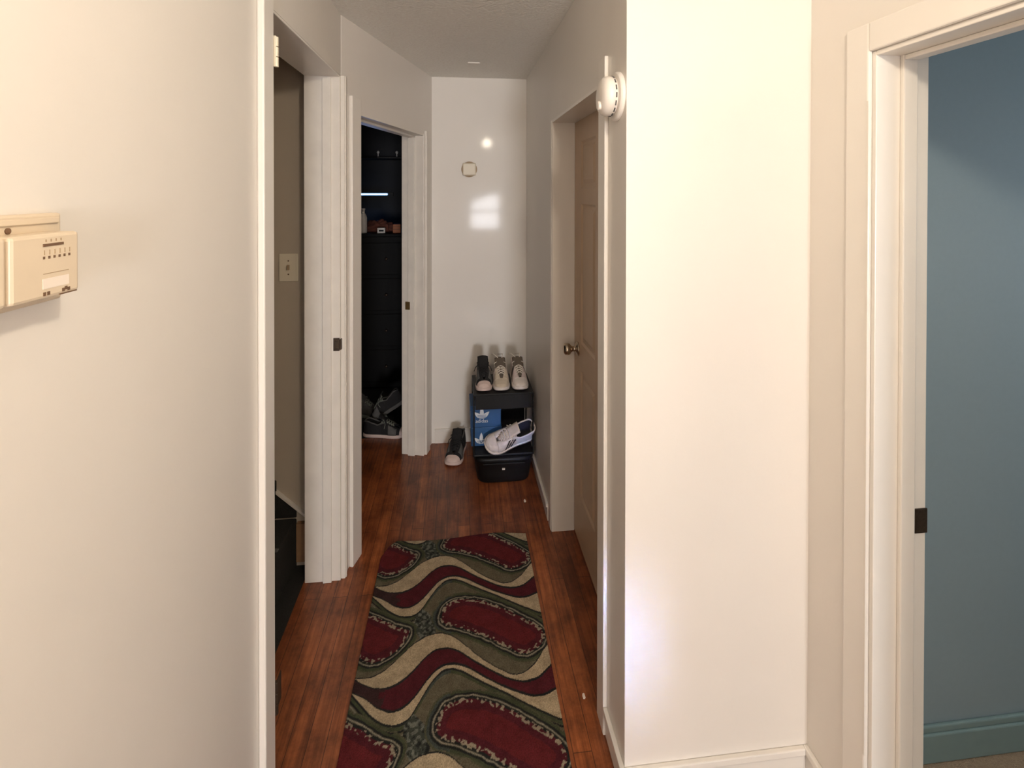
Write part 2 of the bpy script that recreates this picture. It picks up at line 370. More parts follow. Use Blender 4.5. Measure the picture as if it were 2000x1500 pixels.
for (a, b, c, d) in (((-.66, .207), (-1.9, 1.312), (-1.9, 1.326), (-.66, .220)),):
    pts = [a, b, c, d]; f = [bm.verts.new((x+.95, 2.283-2.1, z)) for x, z in pts]; g = [bm.verts.new((x+.95, 2.2995-2.1, z)) for x, z in pts]
    bm.faces.new(f); bm.faces.new(g[::-1])
    for i in range(4): bm.faces.new((f[i], f[(i+1) % 4], g[(i+1) % 4], g[i]))
link('skirt_board', bm, m_trimw, st)
link('stringer_end', rel([(-.716, -.662, 2.278, 2.2995, .03, .20)], o), m_oakend, st)

# ------------------------------------------------------------------ wall devices
t = thing('thermostat', 'aged cream box thermostat with slider scale on the left wall', 'thermostat', (XL, .62, 1.6)); o = (XL, .62, 1.6)
link('wall_plate', rel([(XL, XL+.012, .50, .675, 1.545, 1.652)], o), m_plastic_old, t, bevel=.003)
link('plate_rim', rel([(XL+.012, XL+.015, .50, .668, 1.640, 1.647)], o), m_plastic_old, t, bevel=.001)
bm = bmesh.new(); lathe(bm, [(.0035, .012), (.0035, .0135), (.001, .014)], 'x', 14, (0, .600-.62, .0345)); link('screw', bm, m_mark, t)
link('cover', rel([(XL+.012, XL+.045, .563, .657, 1.558, 1.6305)], o), m_plastic_old, t, bevel=.004)
link('side_cover', rel([(XL+.012, XL+.044, .49, .5605, 1.558, 1.6305)], o), m_plastic_old, t, bevel=.004)
fx = XL+.045
link('slider_slot', rel([(fx-.001, fx+.0008, .6035, .632, 1.6165, 1.6195)], o), m_mark, t)
ticks = []
for i in range(6): ticks.append((fx-.0005, fx+.0004, .605+.0072*i, .606+.0072*i, 1.607, 1.6125))
for i in range(4): ticks.append((fx-.0005, fx+.0004, .607+.007*i, .6085+.007*i, 1.6215, 1.6245))
link('scale_ticks', rel(ticks, o), m_markl, t)
tn = [(fx-.0005, fx+.0005, .6035+.0072*i, .6062+.0072*i, 1.6025, 1.6055) for i in range(6)]
link('scale_numbers', rel(tn, o), m_mark, t)
link('printed_line', rel([(fx-.0005, fx+.0003, .604, .640, 1.5855, 1.5863)], o), m_markl, t)
link('label_panel', rel([(fx-.0005, fx+.0005, .603, .640, 1.569, 1.5805)], o), m_lab, t)
link('lower_marks', rel([(fx-.0005, fx+.0006, a, a+.0035, 1.5615+q, 1.5655+q) for a, q in ((.6035, 0), (.609, .0), (.630, .0), (.634, .0015), (.638, 0))]+[(fx-.0005, fx+.0006, .626, .652, 1.5585, 1.5598)], o), m_mark, t)

t = thing('smoke_detector', 'round white plastic smoke detector mounted on the right hallway wall', 'smoke detector', (XR, 1.388, 1.953), (0, 0, 0))
bm = bmesh.new(); lathe(bm, [(.070, 0), (.070, -.008), (.066, -.013), (.060, -.014)], 'x', 56); link('base_ring', bm, m_plastic, t, smooth=False, bevel=.001)
bm = bmesh.new(); lathe(bm, [(.052, -.0138), (.056, -.018), (.0565, -.036), (.054, -.044), (.046, -.052), (.030, -.056), (.002, -.057)], 'x', 56); link('body', bm, m_plastic, t, smooth=True)
bm = bmesh.new()
for i in range(16):
    a = 2*math.pi*i/16+.1; c, s_ = math.cos(a), math.sin(a)
    for sgn in (0,):
        v = [Vector((x, r*c-q*s_, r*s_+q*c)) for x in (-.020, -.0235) for r in (.050, .0575) for q in (-.007, .007)]
        vv = [bm.verts.new(p) for p in v]
        for f in ((0, 1, 3, 2), (4, 6, 7, 5), (0, 4, 5, 1), (2, 3, 7, 6), (0, 2, 6, 4), (1, 5, 7, 3)): bm.faces.new([vv[k] for k in f])
link('vent_slots', bm, m_grey, t)
bm = bmesh.new(); lathe(bm, [(.013, -.052), (.013, -.060), (.011, -.062), (.001, -.0622)], 'x', 24, (0, -.006, -.028)); link('test_button', bm, m_plastic, t, smooth=False)

t = thing('wall_thermostat', 'small square cream dial cover on the glossy end wall', 'thermostat', (.072, YE, 1.828))
bm = bmesh.new(); lathe(bm, [(.052, 0), (.052, -.012), (.048, -.014), (.002, -.014)], 'y', 48); link('round_base', bm, m_markl, t)
link('square_cover', B((-.044, .044, -.034, -.012, -.041, .041)), m_cream, t, bevel=.007)

t = thing('light_switch', 'cream wall switch plate on the stairwell wall', 'light switch', (-.752, 2.30, 1.340))
link('plate', B((-.041, .041, -.006, 0, -.062, .062)), m_cream, t, bevel=.003)
link('toggle', B((-.005, .005, -.016, -.005, -.010, .012)), m_markl, t, bevel=.001)
for z in (.030, -.030):
    bm = bmesh.new(); lathe(bm, [(.0035, -.005), (.0035, -.0075), (.001, -.008)], 'y', 12, (0, 0, z)); link('screw', bm, m_mark, t)

t = thing('ceiling_light', 'round ceiling light with a bare warm bulb in the front room', 'ceiling light', (LAMP[0], LAMP[1], H))
bm = bmesh.new(); lathe(bm, [(.06, 0), (.06, -.012), (.03, -.022), (.022, -.03), (.002, -.03)], 'z', 32); link('ceiling_rose', bm, m_plastic, t, smooth=True)
S_ = None

# ------------------------------------------------------------------ rug
def rug():
    RX0, RX1, RY1, RY0 = -.352, .328, 2.395, .85
    Pd = .402; NX, NY = 300, 660
    W_ = RX1-RX0
    # boundary curves traced in rug coordinates: x (m), y offset from the far crest
    def floor_pt(a, b):
        u, v = 640+a/3.124, 1020+b/3.124
        d = fw+r2*((u-1000.18)/F)-u2*((v-CY)/F); k = -EYE/d.z; return (d.x*k, d.y*k)
    def curve(pts):
        q = sorted(floor_pt(a, b) for a, b in pts); xs = np.array([p[0] for p in q]); ys = np.array([p[1] for p in q])
        g = np.linspace(RX0-.02, RX1+.02, 160); y = np.interp(g, xs, ys)
        k = np.hanning(13); k /= k.sum(); yp = np.pad(y, 6, mode='reflect', reflect_type='odd'); return g, np.convolve(yp, k, 'valid')
    c1 = curve([(130, 950), (165, 963), (260, 960), (350, 915), (430, 840), (520, 750), (600, 700), (690, 677), (760, 695), (830, 745), (920, 822), (1020, 887), (1130, 938), (1200, 925), (1270, 860), (1340, 740)])
    c2 = curve([(140, 955), (200, 1003), (270, 1032), (360, 1032), (440, 995), (520, 925), (590, 840), (660, 785), (740, 776), (800, 793), (900, 860), (1000, 915), (1100, 965), (1200, 985), (1290, 960), (1370, 870)])
    c3 = curve([(140, 1045), (230, 1085), (300, 1145), (380, 1175), (450, 1155), (520, 1095), (580, 1010), (640, 930), (700, 882), (770, 868), (850, 888), (950, 948), (1050, 1000), (1150, 1040), (1250, 1072), (1330, 1062), (1395, 1020)])
    c4 = curve([(130, 1050), (200, 1135), (270, 1213), (340, 1253), (420, 1262), (490, 1230), (540, 1150), (590, 1060), (640, 980), (700, 918), (760, 902), (830, 925), (950, 990), (1100, 1060), (1250, 1140), (1425, 1220)])
    # lenses of the gap above band B (between bands A and B)
    lensR = [floor_pt(*q) for q in ((690, 600), (715, 530), (770, 490), (870, 480), (980, 500), (1080, 540), (1180, 590), (1260, 630), (1318, 680), (1310, 730), (1255, 785), (1190, 805), (1100, 765), (1000, 715), (900, 672), (800, 642), (720, 630))]
    lensL = [floor_pt(*q) for q in ((130, 560), (235, 570), (330, 610), (420, 655), (495, 668), (480, 710), (420, 790), (330, 850), (240, 868), (160, 800))]
    xs = np.linspace(RX0, RX1, NX); ys = np.linspace(RY0, RY1, NY); X, Y = np.meshgrid(xs, ys)
    def sd(poly):  # signed distance, positive inside
        poly = np.array(poly); best = np.full(X.shape, 9.); ins = np.zeros(X.shape, bool); n = len(poly)
        return poly
    CR, OL, MA, DK, GR = (.47, .37, .24), (.135, .115, .075), (.085, .014, .020), (.020, .021, .020), (.062, .070, .038)
    RD = (.125, .017, .020)
    rs = np.random.RandomState(3)
    nz = rs.rand(NY, NX)
    def smooth_noise(sy, sx):
        a = rs.rand(NY//sy+3, NX//sx+3); yi = np.arange(NY)/sy; xi = np.arange(NX)/sx
        y0 = yi.astype(int); x0 = xi.astype(int); fy = (yi-y0)[:, None]; fx_ = (xi-x0)[None]
        return (a[y0][:, x0]*(1-fy)*(1-fx_)+a[y0+1][:, x0]*fy*(1-fx_)+a[y0][:, x0+1]*(1-fy)*fx_+a[y0+1][:, x0+1]*fy*fx_)
    n8 = smooth_noise(8, 8); n3 = smooth_noise(3, 3)
    col = np.zeros((NY, NX, 3)); col[:] = OL
    i1, i2, i3, i4 = (np.interp(X, c[0], c[1]) for c in (c1, c2, c3, c4))
    # reduce every row to the period that holds band B: t = Y relative, band spans c1 (top) to c4 (bottom)
    kper = np.floor((i1-Y)/Pd); Yc = Y+kper*Pd          # now i1-Pd < Yc <= i1
    d1_, d2_, d3_, d4_ = i1-Yc, i2-Yc, i3-Yc, i4-Yc      # positive = below (nearer than) the curve
    def setc(mask, c, ns=.0):
        col[mask] = c
    band = (d1_ >= 0)&(d4_ < 0)
    setc(band, CR)
    setc(band & (d2_ >= 0) & (d3_ < 0), MA)
    left = X < RX0+.12
    ed = .0042
    for dd in (d1_, d2_, d3_, d4_):
        setc(np.abs(dd) < ed*(.7+.6*n8), DK)
    # dark start of the maroon stripe at the left edge
    setc(band & (d2_ >= 0) & (d3_ < 0) & (X < RX0+.085+.04*n8), (.045, .022, .022))
    # gap: stripes hugging the bottom of the band (a few dark and green lines near the left trough and right slope)
    g4 = d4_  # distance below band bottom
    gap = (d4_ >= 0)
    setc(gap & (g4 < .016) & (g4 > .004), GR)
    setc(gap & (np.abs(g4-.021) < .003+.002*n8) & ((X < RX0+.2) | (X > .12)), DK)
    setc(gap & (np.abs(g4-.033) < .002) & (X < RX0+.2), (.24, .21, .15))
    # lenses: compute with the canonical position of the gap above band B -> bring Yc (below c4 of band B) up one period
    Yg = Yc+Pd
    def polydist(poly, PX, PY):
        poly = np.array(poly); n = len(poly); best = np.full(PX.shape, 9.); ins = np.zeros(PX.shape, bool)
        # subdivide smoothly (Chaikin)
        for _ in range(3):
            q = np.roll(poly, -1, 0); poly = np.stack([poly*.75+q*.25, poly*.25+q*.75], 1).reshape(-1, 2)
        n = len(poly); q = np.roll(poly, -1, 0)
        for (ax, ay), (bx_, by_) in zip(poly, q):
            dx, dy = bx_-ax, by_-ay; L2 = dx*dx+dy*dy+1e-12
            tt = np.clip(((PX-ax)*dx+(PY-ay)*dy)/L2, 0, 1)
            best = np.minimum(best, np.hypot(PX-ax-tt*dx, PY-ay-tt*dy))
            cnd = ((ay > PY) != (by_ > PY)) & (PX < (bx_-ax)*(PY-ay)/(by_-ay+1e-12)+ax)
            ins ^= cnd
        return np.where(ins, best, -best)
    sR, sL = polydist(lensR, X, Yg), polydist(lensL, X, Yg)
    near = (d4_ >= .004) & (sR > -.105) & (sL > -.105)
    setc(near, (.055, .062, .05)); setc(near & (n3 > .62), (.16, .16, .13)); setc(near & (n3 < .25), DK)
    for s_ in (sR, sL):
        w_ = (n8-.5)*.006
        mk = (d4_ >= -.002)
        setc(mk & (s_+w_ > -.040) & (s_+w_ < -.030) & (n8 > .3), (.085, .085, .05))
        setc(mk & (s_+w_ > -.034), GR)
        setc(mk & (s_+w_ > -.026) & (s_+w_ < -.019), DK)
        setc(mk & (s_+w_ > -.019) & (s_+w_ < -.012), (.13, .12, .085))
        setc(mk & (s_+w_ > -.012) & (s_+w_ < -.003), DK)
        setc(mk & (s_+w_ >= -.003), MA)
        setc(mk & (s_+w_ >= .028), tuple(np.array(RD)))
        # pale flecks round the rim
        fl = mk & (s_+w_ > -.008) & (s_+w_ < .008) & (n3 > .56)
        setc(fl, (.33, .27, .19))
        # thin pale line inside the outline
        setc(mk & (np.abs(s_+w_+.0155) < .0016), (.30, .26, .19))
    # blend zone between the lens tips is darker blue-grey
    tip = gap & (np.abs(X+.07) < .045) & (np.all(np.abs(col-np.array(GR)) < .01, axis=2))
    setc(tip, (.06, .07, .06))
    col *= (.72+.56*nz[..., None]) * (.82+.36*n8[..., None])
    # redder wear down the middle of the lenses
    bm = None
    Xv = X.copy(); Yv = Y.copy()
    # gently wavy far edge with the left corner curled under
    wave = .006*np.sin(X*14)+.012*np.exp(-((X-.2)/.12)**2)
    far = np.clip((Y-(RY1-.25))/.25, 0, 1)
    Yv = Y+wave*far
    corner = np.clip((RX0+.06-X)/.06, 0, 1)*np.clip((Y-(RY1-.1))/.1, 0, 1); Xv = X+corner*.03; Yv = Yv-corner*.03
    Z = .006+.0012*np.sin(Y*9+X*3)+.0010*(n3-.5)
    verts = np.stack([Xv, Yv, Z], -1).reshape(-1, 3)
    idx = np.arange(NY*NX).reshape(NY, NX)
    quads = np.stack([idx[:-1, :-1], idx[:-1, 1:], idx[1:, 1:], idx[1:, :-1]], -1).reshape(-1, 4)
    # skirt down to the floor
    loop = np.concatenate([idx[0, :], idx[1:, -1], idx[-1, -2::-1], idx[-2:0:-1, 0]])
    lowv = verts[loop].copy(); lowv[:, 2] = .0005; base_i = len(verts)
    n = len(loop); li = np.arange(n)+base_i
    sk = np.stack([loop, li, np.roll(li, -1), np.roll(loop, -1)], -1)
    verts = np.concatenate([verts, lowv]); quads = np.concatenate([quads, sk])
    me = bpy.data.meshes.new('runner_rug')
    me.vertices.add(len(verts)); me.vertices.foreach_set('co', verts.ravel())
    me.loops.add(len(quads)*4); me.loops.foreach_set('vertex_index', quads.ravel())
    me.polygons.add(len(quads)); me.polygons.foreach_set('loop_start', np.arange(len(quads))*4)
    me.update(calc_edges=True); me.validate()
    ca = me.color_attributes.new('weave', 'FLOAT_COLOR', 'POINT')
    cc = np.ones((len(verts), 4)); cc[:NY*NX, :3] = col.reshape(-1, 3); cc[NY*NX:, :3] = (.10, .08, .05)
    ca.data.foreach_set('color', cc.ravel())
    m = bpy.data.materials.new('woven_wave_rug'); m.use_nodes = True; N = m.node_tree.nodes; Lk = m.node_tree.links
    b = N['Principled BSDF']; b.inputs['Roughness'].default_value = .95; b.inputs['Specular IOR Level'].default_value = .15
    at = N.new('ShaderNodeVertexColor'); at.layer_name = 'weave'
    tc = N.new('ShaderNodeTexCoord'); no = N.new('ShaderNodeTexNoise'); no.inputs['Scale'].default_value = 420; no.inputs['Detail'].default_value = 3
    Lk.new(tc.outputs['Object'], no.inputs['Vector'])
    rp = N.new('ShaderNodeValToRGB'); rp.color_ramp.elements[0].color = (.55, .55, .55, 1); rp.color_ramp.elements[1].color = (1.35, 1.35, 1.35, 1); Lk.new(no.outputs['Fac'], rp.inputs[0])
    mx = N.new('ShaderNodeMix'); mx.data_type = 'RGBA'; mx.blend_type = 'MULTIPLY'; mx.inputs[0].default_value = 1
    Lk.new(at.outputs['Color'], mx.inputs[6]); Lk.new(rp.outputs[0], mx.inputs[7]); Lk.new(mx.outputs[2], b.inputs['Base Color'])
    bp = N.new('ShaderNodeBump'); bp.inputs['Strength'].default_value = .8; bp.inputs['Distance'].default_value = .003; Lk.new(no.outputs['Fac'], bp.inputs['Height']); Lk.new(bp.outputs[0], b.inputs['Normal'])
    me.materials.append(m)
    for p in me.polygons: pass
    ob = bpy.data.objects.new('runner_rug', me); COL.objects.link(ob)
    tag(ob, 'long runner rug with cream, maroon and olive waves on the hallway floor', 'rug')
rug()

# ------------------------------------------------------------------ shoes
def interp(tab, s):
    for (a, *va), (b, *vb) in zip(tab, tab[1:]):
        if s <= b:
            k = (s-a)/(b-a); k = k*k*(3-2*k)*.5+k*.5
            return [x+(y-x)*k for x, y in zip(va, vb)]
    return list(tab[-1][1:])
# s: centre y, half width low, half width top opening, top height
SH = [(0, 0, .012, .006, .080), (.03, 0, .026, .020, .088), (.10, 0, .035, .027, .090), (.22, 0, .038, .029, .080), (.34, 0, .038, .028, .070), (.44, .001, .040, .024, .078),
      (.55, .002, .044, .023, .082), (.68, .003, .050, .019, .066), (.76, .003, .051, .010, .053), (.86, .002, .047, .001, .044), (.94, 0, .036, .0005, .036), (.985, -.001, .019, .0003, .027), (1, -.001, .006, .0002, .020)]
def shoe(name, label, loc, rot, L=.285, upper=None, toe=None, sole=None, lace=None, lining=None, tongue=None, ws=1.0, op=1.0, stripes=True, stripem=None, wrap=None, group=None, cat='sneaker', untied=False, hs=1.0):
    t = thing(name, label, cat, loc, rot, group)
    ns, nt = 44, 12; th = .024
    def sect(s):
        cy, wl, wt, h = interp(SH, s); h *= hs; wl *= ws; wt *= ws*(op if s < .5 else 1+(op-1)*max(0, (.62-s)/.12)); return (s-.5)*L, cy, wl, wt, h
    def prof(s, k):   # k 0..1 from the sole edge up to the top edge
        x, cy, wl, wt, h = sect(s)
        a = k*math.pi/2
        w = wt+(wl-wt)*math.cos(a)**.75; z = th-.004+(h-th+.004)*math.sin(a)**.85
        if s < .45: w = wl*(1+.03*math.sin(k*math.pi))+(wt-wl)*k**1.6; z = th-.004+(h-th+.004)*k
        return x, cy, w, z
    TOE = .87 if wrap else .80
    def grid(s0, s1, n, off=0.0):
        bm = bmesh.new()
        for sg in (-1, 1):
            rows = []
            for i in range(n+1):
                s = s0+(s1-s0)*i/n; row = []
                for j in range(nt+1):
                    x, cy, w_, z = prof(s, j/nt); row.append(bm.verts.new((x, cy+sg*(w_+off), z+off)))
                rows.append(row)
            for a, b in zip(rows, rows[1:]):
                for j in range(nt): bm.faces.new((a[j], b[j], b[j+1], a[j+1]))
            if sg == -1: first = rows
        # heel closure
        if s0 == 0:
            for j in range(nt): bm.faces.new((first[0][j], rows[0][j], rows[0][j+1], first[0][j+1]))
        if s1 == 1:
            for j in range(nt): bm.faces.new((first[-1][j], rows[-1][j], rows[-1][j+1], first[-1][j+1]))
        if s0 >= TOE-.001:
            for a, b, c, d in zip(first, first[1:], rows, rows[1:]): bm.faces.new((a[-1], b[-1], d[-1], c[-1]))
        return bm
    o = link('upper', grid(0, TOE, 36), upper, t, smooth=True)
    md = o.modifiers.new('thick', 'SOLIDIFY'); md.thickness = .003; md.offset = 0
    o = link('toe_cap', grid(TOE, 1, 14, .0006), toe or upper, t, smooth=True)
    # sole: rounded slab following the outline
    bm = bmesh.new(); out = []
    N_ = 30
    for sg in (1, -1):
        rng = range(N_+1) if sg == 1 else range(N_, -1, -1)
        for i in rng:
            s = i/N_; s = .5-.5*math.cos(math.pi*s)
            x, cy, wl, wt, h = sect(s); out.append((x*1.025, cy+sg*(wl+.005)))
    rings = []
    for z, k in ((0, -.004), (.003, 0), (th*.55, .001), (th*.9, 0), (th, -.003)):
        ring = []
        for x, y in out:
            r_ = math.hypot(x, y*2.5)+1e-6; spring = .008*max(0, (x/L-.3)/.2)**2
            ring.append(bm.verts.new((x+k*x/r_*1, y+k*(1 if y > 0 else -1)*min(1, abs(y)/.01), z+(spring if z < .01 else spring*.3))))
        rings.append(ring)
    n = len(out)
    for a, b in zip(rings, rings[1:]):
        for i in range(n): bm.faces.new((a[i], a[(i+1) % n], b[(i+1) % n], b[i]))
    bm.faces.new(rings[0][::-1]); bm.faces.new(rings[-1])
    bmesh.ops.remove_doubles(bm, verts=bm.verts[:], dist=1e-5)
    link('sole', bm, sole, t, smooth=True)
    # lining: inside bowl
    bm = bmesh.new(); rows = []
    for i in range(17):
        s = .035+.50*i/16; x, cy, wl, wt, h = sect(s); row = []
        for j in range(9):
            a = -1+2*j/8; d_ = 1-abs(a)**3
            row.append(bm.verts.new((x, cy+a*(wt-.001+(.010*(1-abs(a)) if 1 else 0)), h-.002-(h-th-.004)*d_)))
        rows.append(row)
    for a, b in zip(rows, rows[1:]):
        for j in range(8): bm.faces.new((a[j], b[j], b[j+1], a[j+1]))
    link('lining', bm, lining or m_blackf, t, smooth=True)
    # padded collar
    bm = bmesh.new(); path = []
    for i in range(13):
        s = .50-.49*i/12; x, cy, wl, wt, h = sect(s); path.append((x, cy+wt, h))
    path2 = [(x, -y, z) for x, y, z in path[::-1]]
    tube(bm, path+path2, .0045, 8); link('collar', bm, wrap or upper, t, smooth=True)
    # tongue
    bm = bmesh.new(); rows = []
    for i in range(13):
        k = i/12; s = .76-.40*k; x, cy, wl, wt, h = sect(s)
        z = h+.001+.004*math.sin(k*3)+(.050*hs*max(0, (k-.45)/.55)**1.3); wd = .011+.021*min(1, k*1.8)
        x += .01*max(0, k-.5)
        rows.append([(x, cy+wd*a, z-.006*a*a) for a in (-1, -.6, 0, .6, 1)])
    top = [[bm.verts.new(p) for p in r] for r in rows]; bot = [[bm.verts.new((p[0]-.003, p[1], p[2]-.006)) for p in r] for r in rows]
    for g in (top, bot):
        for a, b in zip(g, g[1:]):
            for j in range(4): bm.faces.new((a[j], b[j], b[j+1], a[j+1]))
    for j in (0, 4):
        for a, b, c, d in zip(top, top[1:], bot, bot[1:]): bm.faces.new((a[j], b[j], d[j], c[j]))
    for i in (0, 12):
        for j in range(4): bm.faces.new((top[i][j], top[i][j+1], bot[i][j+1], bot[i][j]))
    tg = link('tongue', bm, tongue or upper, t, smooth=True)
    # laces: five crossing rows and a bow
    bm = bmesh.new()
    for i in range(6):
        s = .72-.052*i; x, cy, wl, wt, h = sect(s); x2, cy2, _, wt2, h2 = sect(s-.04)
        w0 = wt+.006; w1 = wt2+.006; hz = h+.007; hz2 = h2+.007
        for sg in (-1, 1):
            tube(bm, [(x, cy-sg*w0, hz-.007), (x-.004, cy-sg*w0*.5, hz+.001), ((x+x2)/2, cy, hz+.0035+.001*sg), (x2+.003, cy2+sg*w1*.5, hz2+.001), (x2, cy2+sg*w1, hz2-.007)], .0036, 6, .6)
    x, cy, wl, wt, h = sect(.42); z = h+.022
    for sg in (-1, 1):
        tube(bm, [(x, cy, z), (x+.008, sg*.018, z+.010), (x+.022, sg*.036, z+.004), (x+.030, sg*.034, z-.012), (x+.018, sg*.018, z-.006), (x+.002, cy, z)], .0025, 6)
        if untied: tube(bm, [(x, cy, z), (x-.01, sg*.014, z+.03), (x-.03, sg*.028-.01, z+.045), (x-.05, sg*.02-.03, z+.036)], .0025, 6)
        else: tube(bm, [(x, cy, z), (x+.02, sg*.02, z+.003), (x+.035, sg*.045, z-.02), (x+.03, sg*.054, z-.045)], .0022, 6)
    link('laces', bm, lace or m_lace, t, smooth=True)
    if stripes:
        for q in range(3):
            for sg in (-1, 1):
                bm = bmesh.new(); rows = []
                for i in range(7):
                    k = .10+.72*i/6; s_c = .56-.060*q-.11*k+.10
                    a_, b_ = s_c-.017, s_c+.017
                    r_ = []
                    for s in (a_, b_):
                        x, cy, w_, z = prof(s, k); r_.append(bm.verts.new((x, cy+sg*(w_+.0026), z+.0008)))
                    rows.append(r_)
                for a, b in zip(rows, rows[1:]): bm.faces.new((a[0], a[1], b[1], b[0]))
                so = link('stripe', bm, stripem or m_stripe, t, smooth=True)
                md = so.modifiers.new('thick', 'SOLIDIFY'); md.thickness = .0014; md.offset = 0
    if wrap:   # overlay band across the forefoot
        for sg in (-1, 1):
            bm = bmesh.new(); rows = []
            for i in range(9):
                s = .60+.20*i/8; r_ = []
                for j in range(7):
                    x, cy, w_, z = prof(s, j/6*.8); r_.append(bm.verts.new((x, cy+sg*(w_+.003), z+.001)))
                rows.append(r_)
            for a, b in zip(rows, rows[1:]):
                for j in range(6): bm.faces.new((a[j], b[j], b[j+1], a[j+1]))
            so = link('overlay', bm, wrap, t, smooth=True); md = so.modifiers.new('thick', 'SOLIDIFY'); md.thickness = .0014; md.offset = 0
    return t
R = math.radians
# rack position
RX0, RX1, RY0, RY1 = .085, .436, 2.835, 3.145
SZ1, SZ2 = .165, .515
rk = thing('shoe_rack', 'low black shoe rack with sneakers in the hallway corner', 'shoe rack', ((RX0+RX1)/2, (RY0+RY1)/2, 0)); o = ((RX0+RX1)/2, (RY0+RY1)/2, 0)
for x in (RX0, RX1-.009):
    for y in (RY0, RY1-.009): link('post', rel([(x, x+.009, y, y+.009, SZ1-.006, SZ2-.006)], o), m_black, rk, bevel=.002)
link('shelf', rel([(RX0, RX1, RY0, RY1, SZ2-.012, SZ2)], o), m_black, rk, bevel=.003)
link('shelf', rel([(RX0, RX1, RY0, RY1, SZ1-.012, SZ1)], o), m_black, rk, bevel=.003)
link('apron', rel([(RX0+.012, RX1-.012, RY0+.003, RY0+.009, .425, SZ2-.012)], o), m_black, rk)
link('side_panel', rel([(RX0+.004, RX0+.008, RY0+.014, RY1-.014, .425, SZ2-.012)], o), m_black, rk)
link('back_panel', rel([(RX0+.014, RX1-.014, RY1-.009, RY1-.003, SZ1, SZ2-.012)], o), m_blackf, rk)
# bin under the lower shelf
bn = thing('storage_bin', 'rounded black storage bin on the floor carrying the shoe rack', 'bin', (.262, 2.975, 0))
def bin_mesh():
    bm = bmesh.new(); rings = []
    for z, k in ((.0, .86), (.010, .90), (.06, .95), (.125, 1), (.130, 1.03), (.146, 1.03), (.1515, 1.01), (.152, .98)):
        ring = []
        for i in range(48):
            a = 2*math.pi*i/48; c, s = math.cos(a), math.sin(a); e = .38
            ring.append(bm.verts.new((math.copysign(abs(c)**e, c)*.171*k, math.copysign(abs(s)**e, s)*.160*k-.0, z)))
        rings.append(ring)
    for a, b in zip(rings, rings[1:]):
        for i in range(48): bm.faces.new((a[i], a[(i+1) % 48], b[(i+1) % 48], b[i]))
    bm.faces.new(rings[0][::-1]); bm.faces.new(rings[-1]); return bm
link('body', bin_mesh(), m_black, bn, smooth=True)
link('lid_seam', B((-.12, .12, -.1655, -.158, .118, .124)), m_black, bn, bevel=.001)
link('bin_glint', B((-.012, .004, -.164, -.158, .085, .094)), m_plastic, bn)  # pale chip put in as a glint on the black bin

# trefoil mark with its word
def trefoil(parent, x, y, z, s, word=True):
    bm = bmesh.new()
    def leaf(a, ln, wd):
        right = [(wd*math.sin(math.pi*(k/12)**.8)**.85, ln*k/12+.02) for k in range(1, 12)]
        pts = [(0, 0)]+right+[(0, ln+.02)]+[(-x_, y_) for x_, y_ in right[::-1]]
        ca, sa = math.cos(a), math.sin(a)
        return [(px*ca+py*sa, -px*sa+py*ca) for px, py in pts]
    for a, ln in ((0, .80), (.85, .66), (-.85, .66)):
        pts = leaf(a, ln, .135)
        # three horizontal gaps cut the lower half: keep whole leaf top
        f = [bm.verts.new((x+px*s, y, z+(py)*s)) for px, py in pts]
        g = [bm.verts.new((x+px*s, y+.0006, z+(py)*s)) for px, py in pts]
        bm.faces.new(f); bm.faces.new(g[::-1])
        for i in range(len(f)): bm.faces.new((f[i], f[(i+1) % len(f)], g[(i+1) % len(f)], g[i]))
    link('leaf_logo', bm, m_logo, parent)
    bm = B(*[(x-.30*s, x+.30*s, y-.0006, y, z+(.04+q*.085)*s, z+(.068+q*.085)*s) for q in range(3)]); link('logo_stripes', bm, m_bluebox, parent)
    if word:
        fc = bpy.data.curves.new('logo_word', 'FONT'); fc.body = 'adidas'; fc.size = .34*s; fc.align_x = 'CENTER'; fc.extrude = .0003
        tmp = bpy.data.objects.new('logo_word_outline', fc); COL.objects.link(tmp); bpy.context.view_layer.update()
        me = bpy.data.meshes.new_from_object(tmp.evaluated_get(bpy.context.evaluated_depsgraph_get())); bpy.data.objects.remove(tmp); bpy.data.curves.remove(fc)
        fo = bpy.data.objects.new('logo_word', me); COL.objects.link(fo); me.materials.clear(); me.materials.append(m_logo); fo.parent = parent
        fo.location = (x, y-.0003, z-.27*s); fo.rotation_euler = (R(90), 0, 0)
BW, BD = .185, .185
def shoebox(label, loc, h, rz):
    t = thing('shoe_box', label, 'shoe box', loc, (0, 0, rz))
    link('box', B((-BW/2+.002, BW/2-.002, .002, BD-.002, 0, h-.002)), m_bluebox, t, bevel=.002)
    link('lid', B((-BW/2, BW/2, 0, BD, h-.032, h)), m_bluebox, t, bevel=.002)
    return t
b1 = shoebox('blue shoe box lying on the lower rack shelf, under another', (.166, 2.936, SZ1), .112, R(0))
trefoil(b1, -.030, -.0008, .014, .082, False)
b2 = shoebox('blue shoe box with white leaf logo, upper of the two', (.163, 2.938, SZ1+.112), .130, R(1))
trefoil(b2, -.024, -.0008, .052, .088)

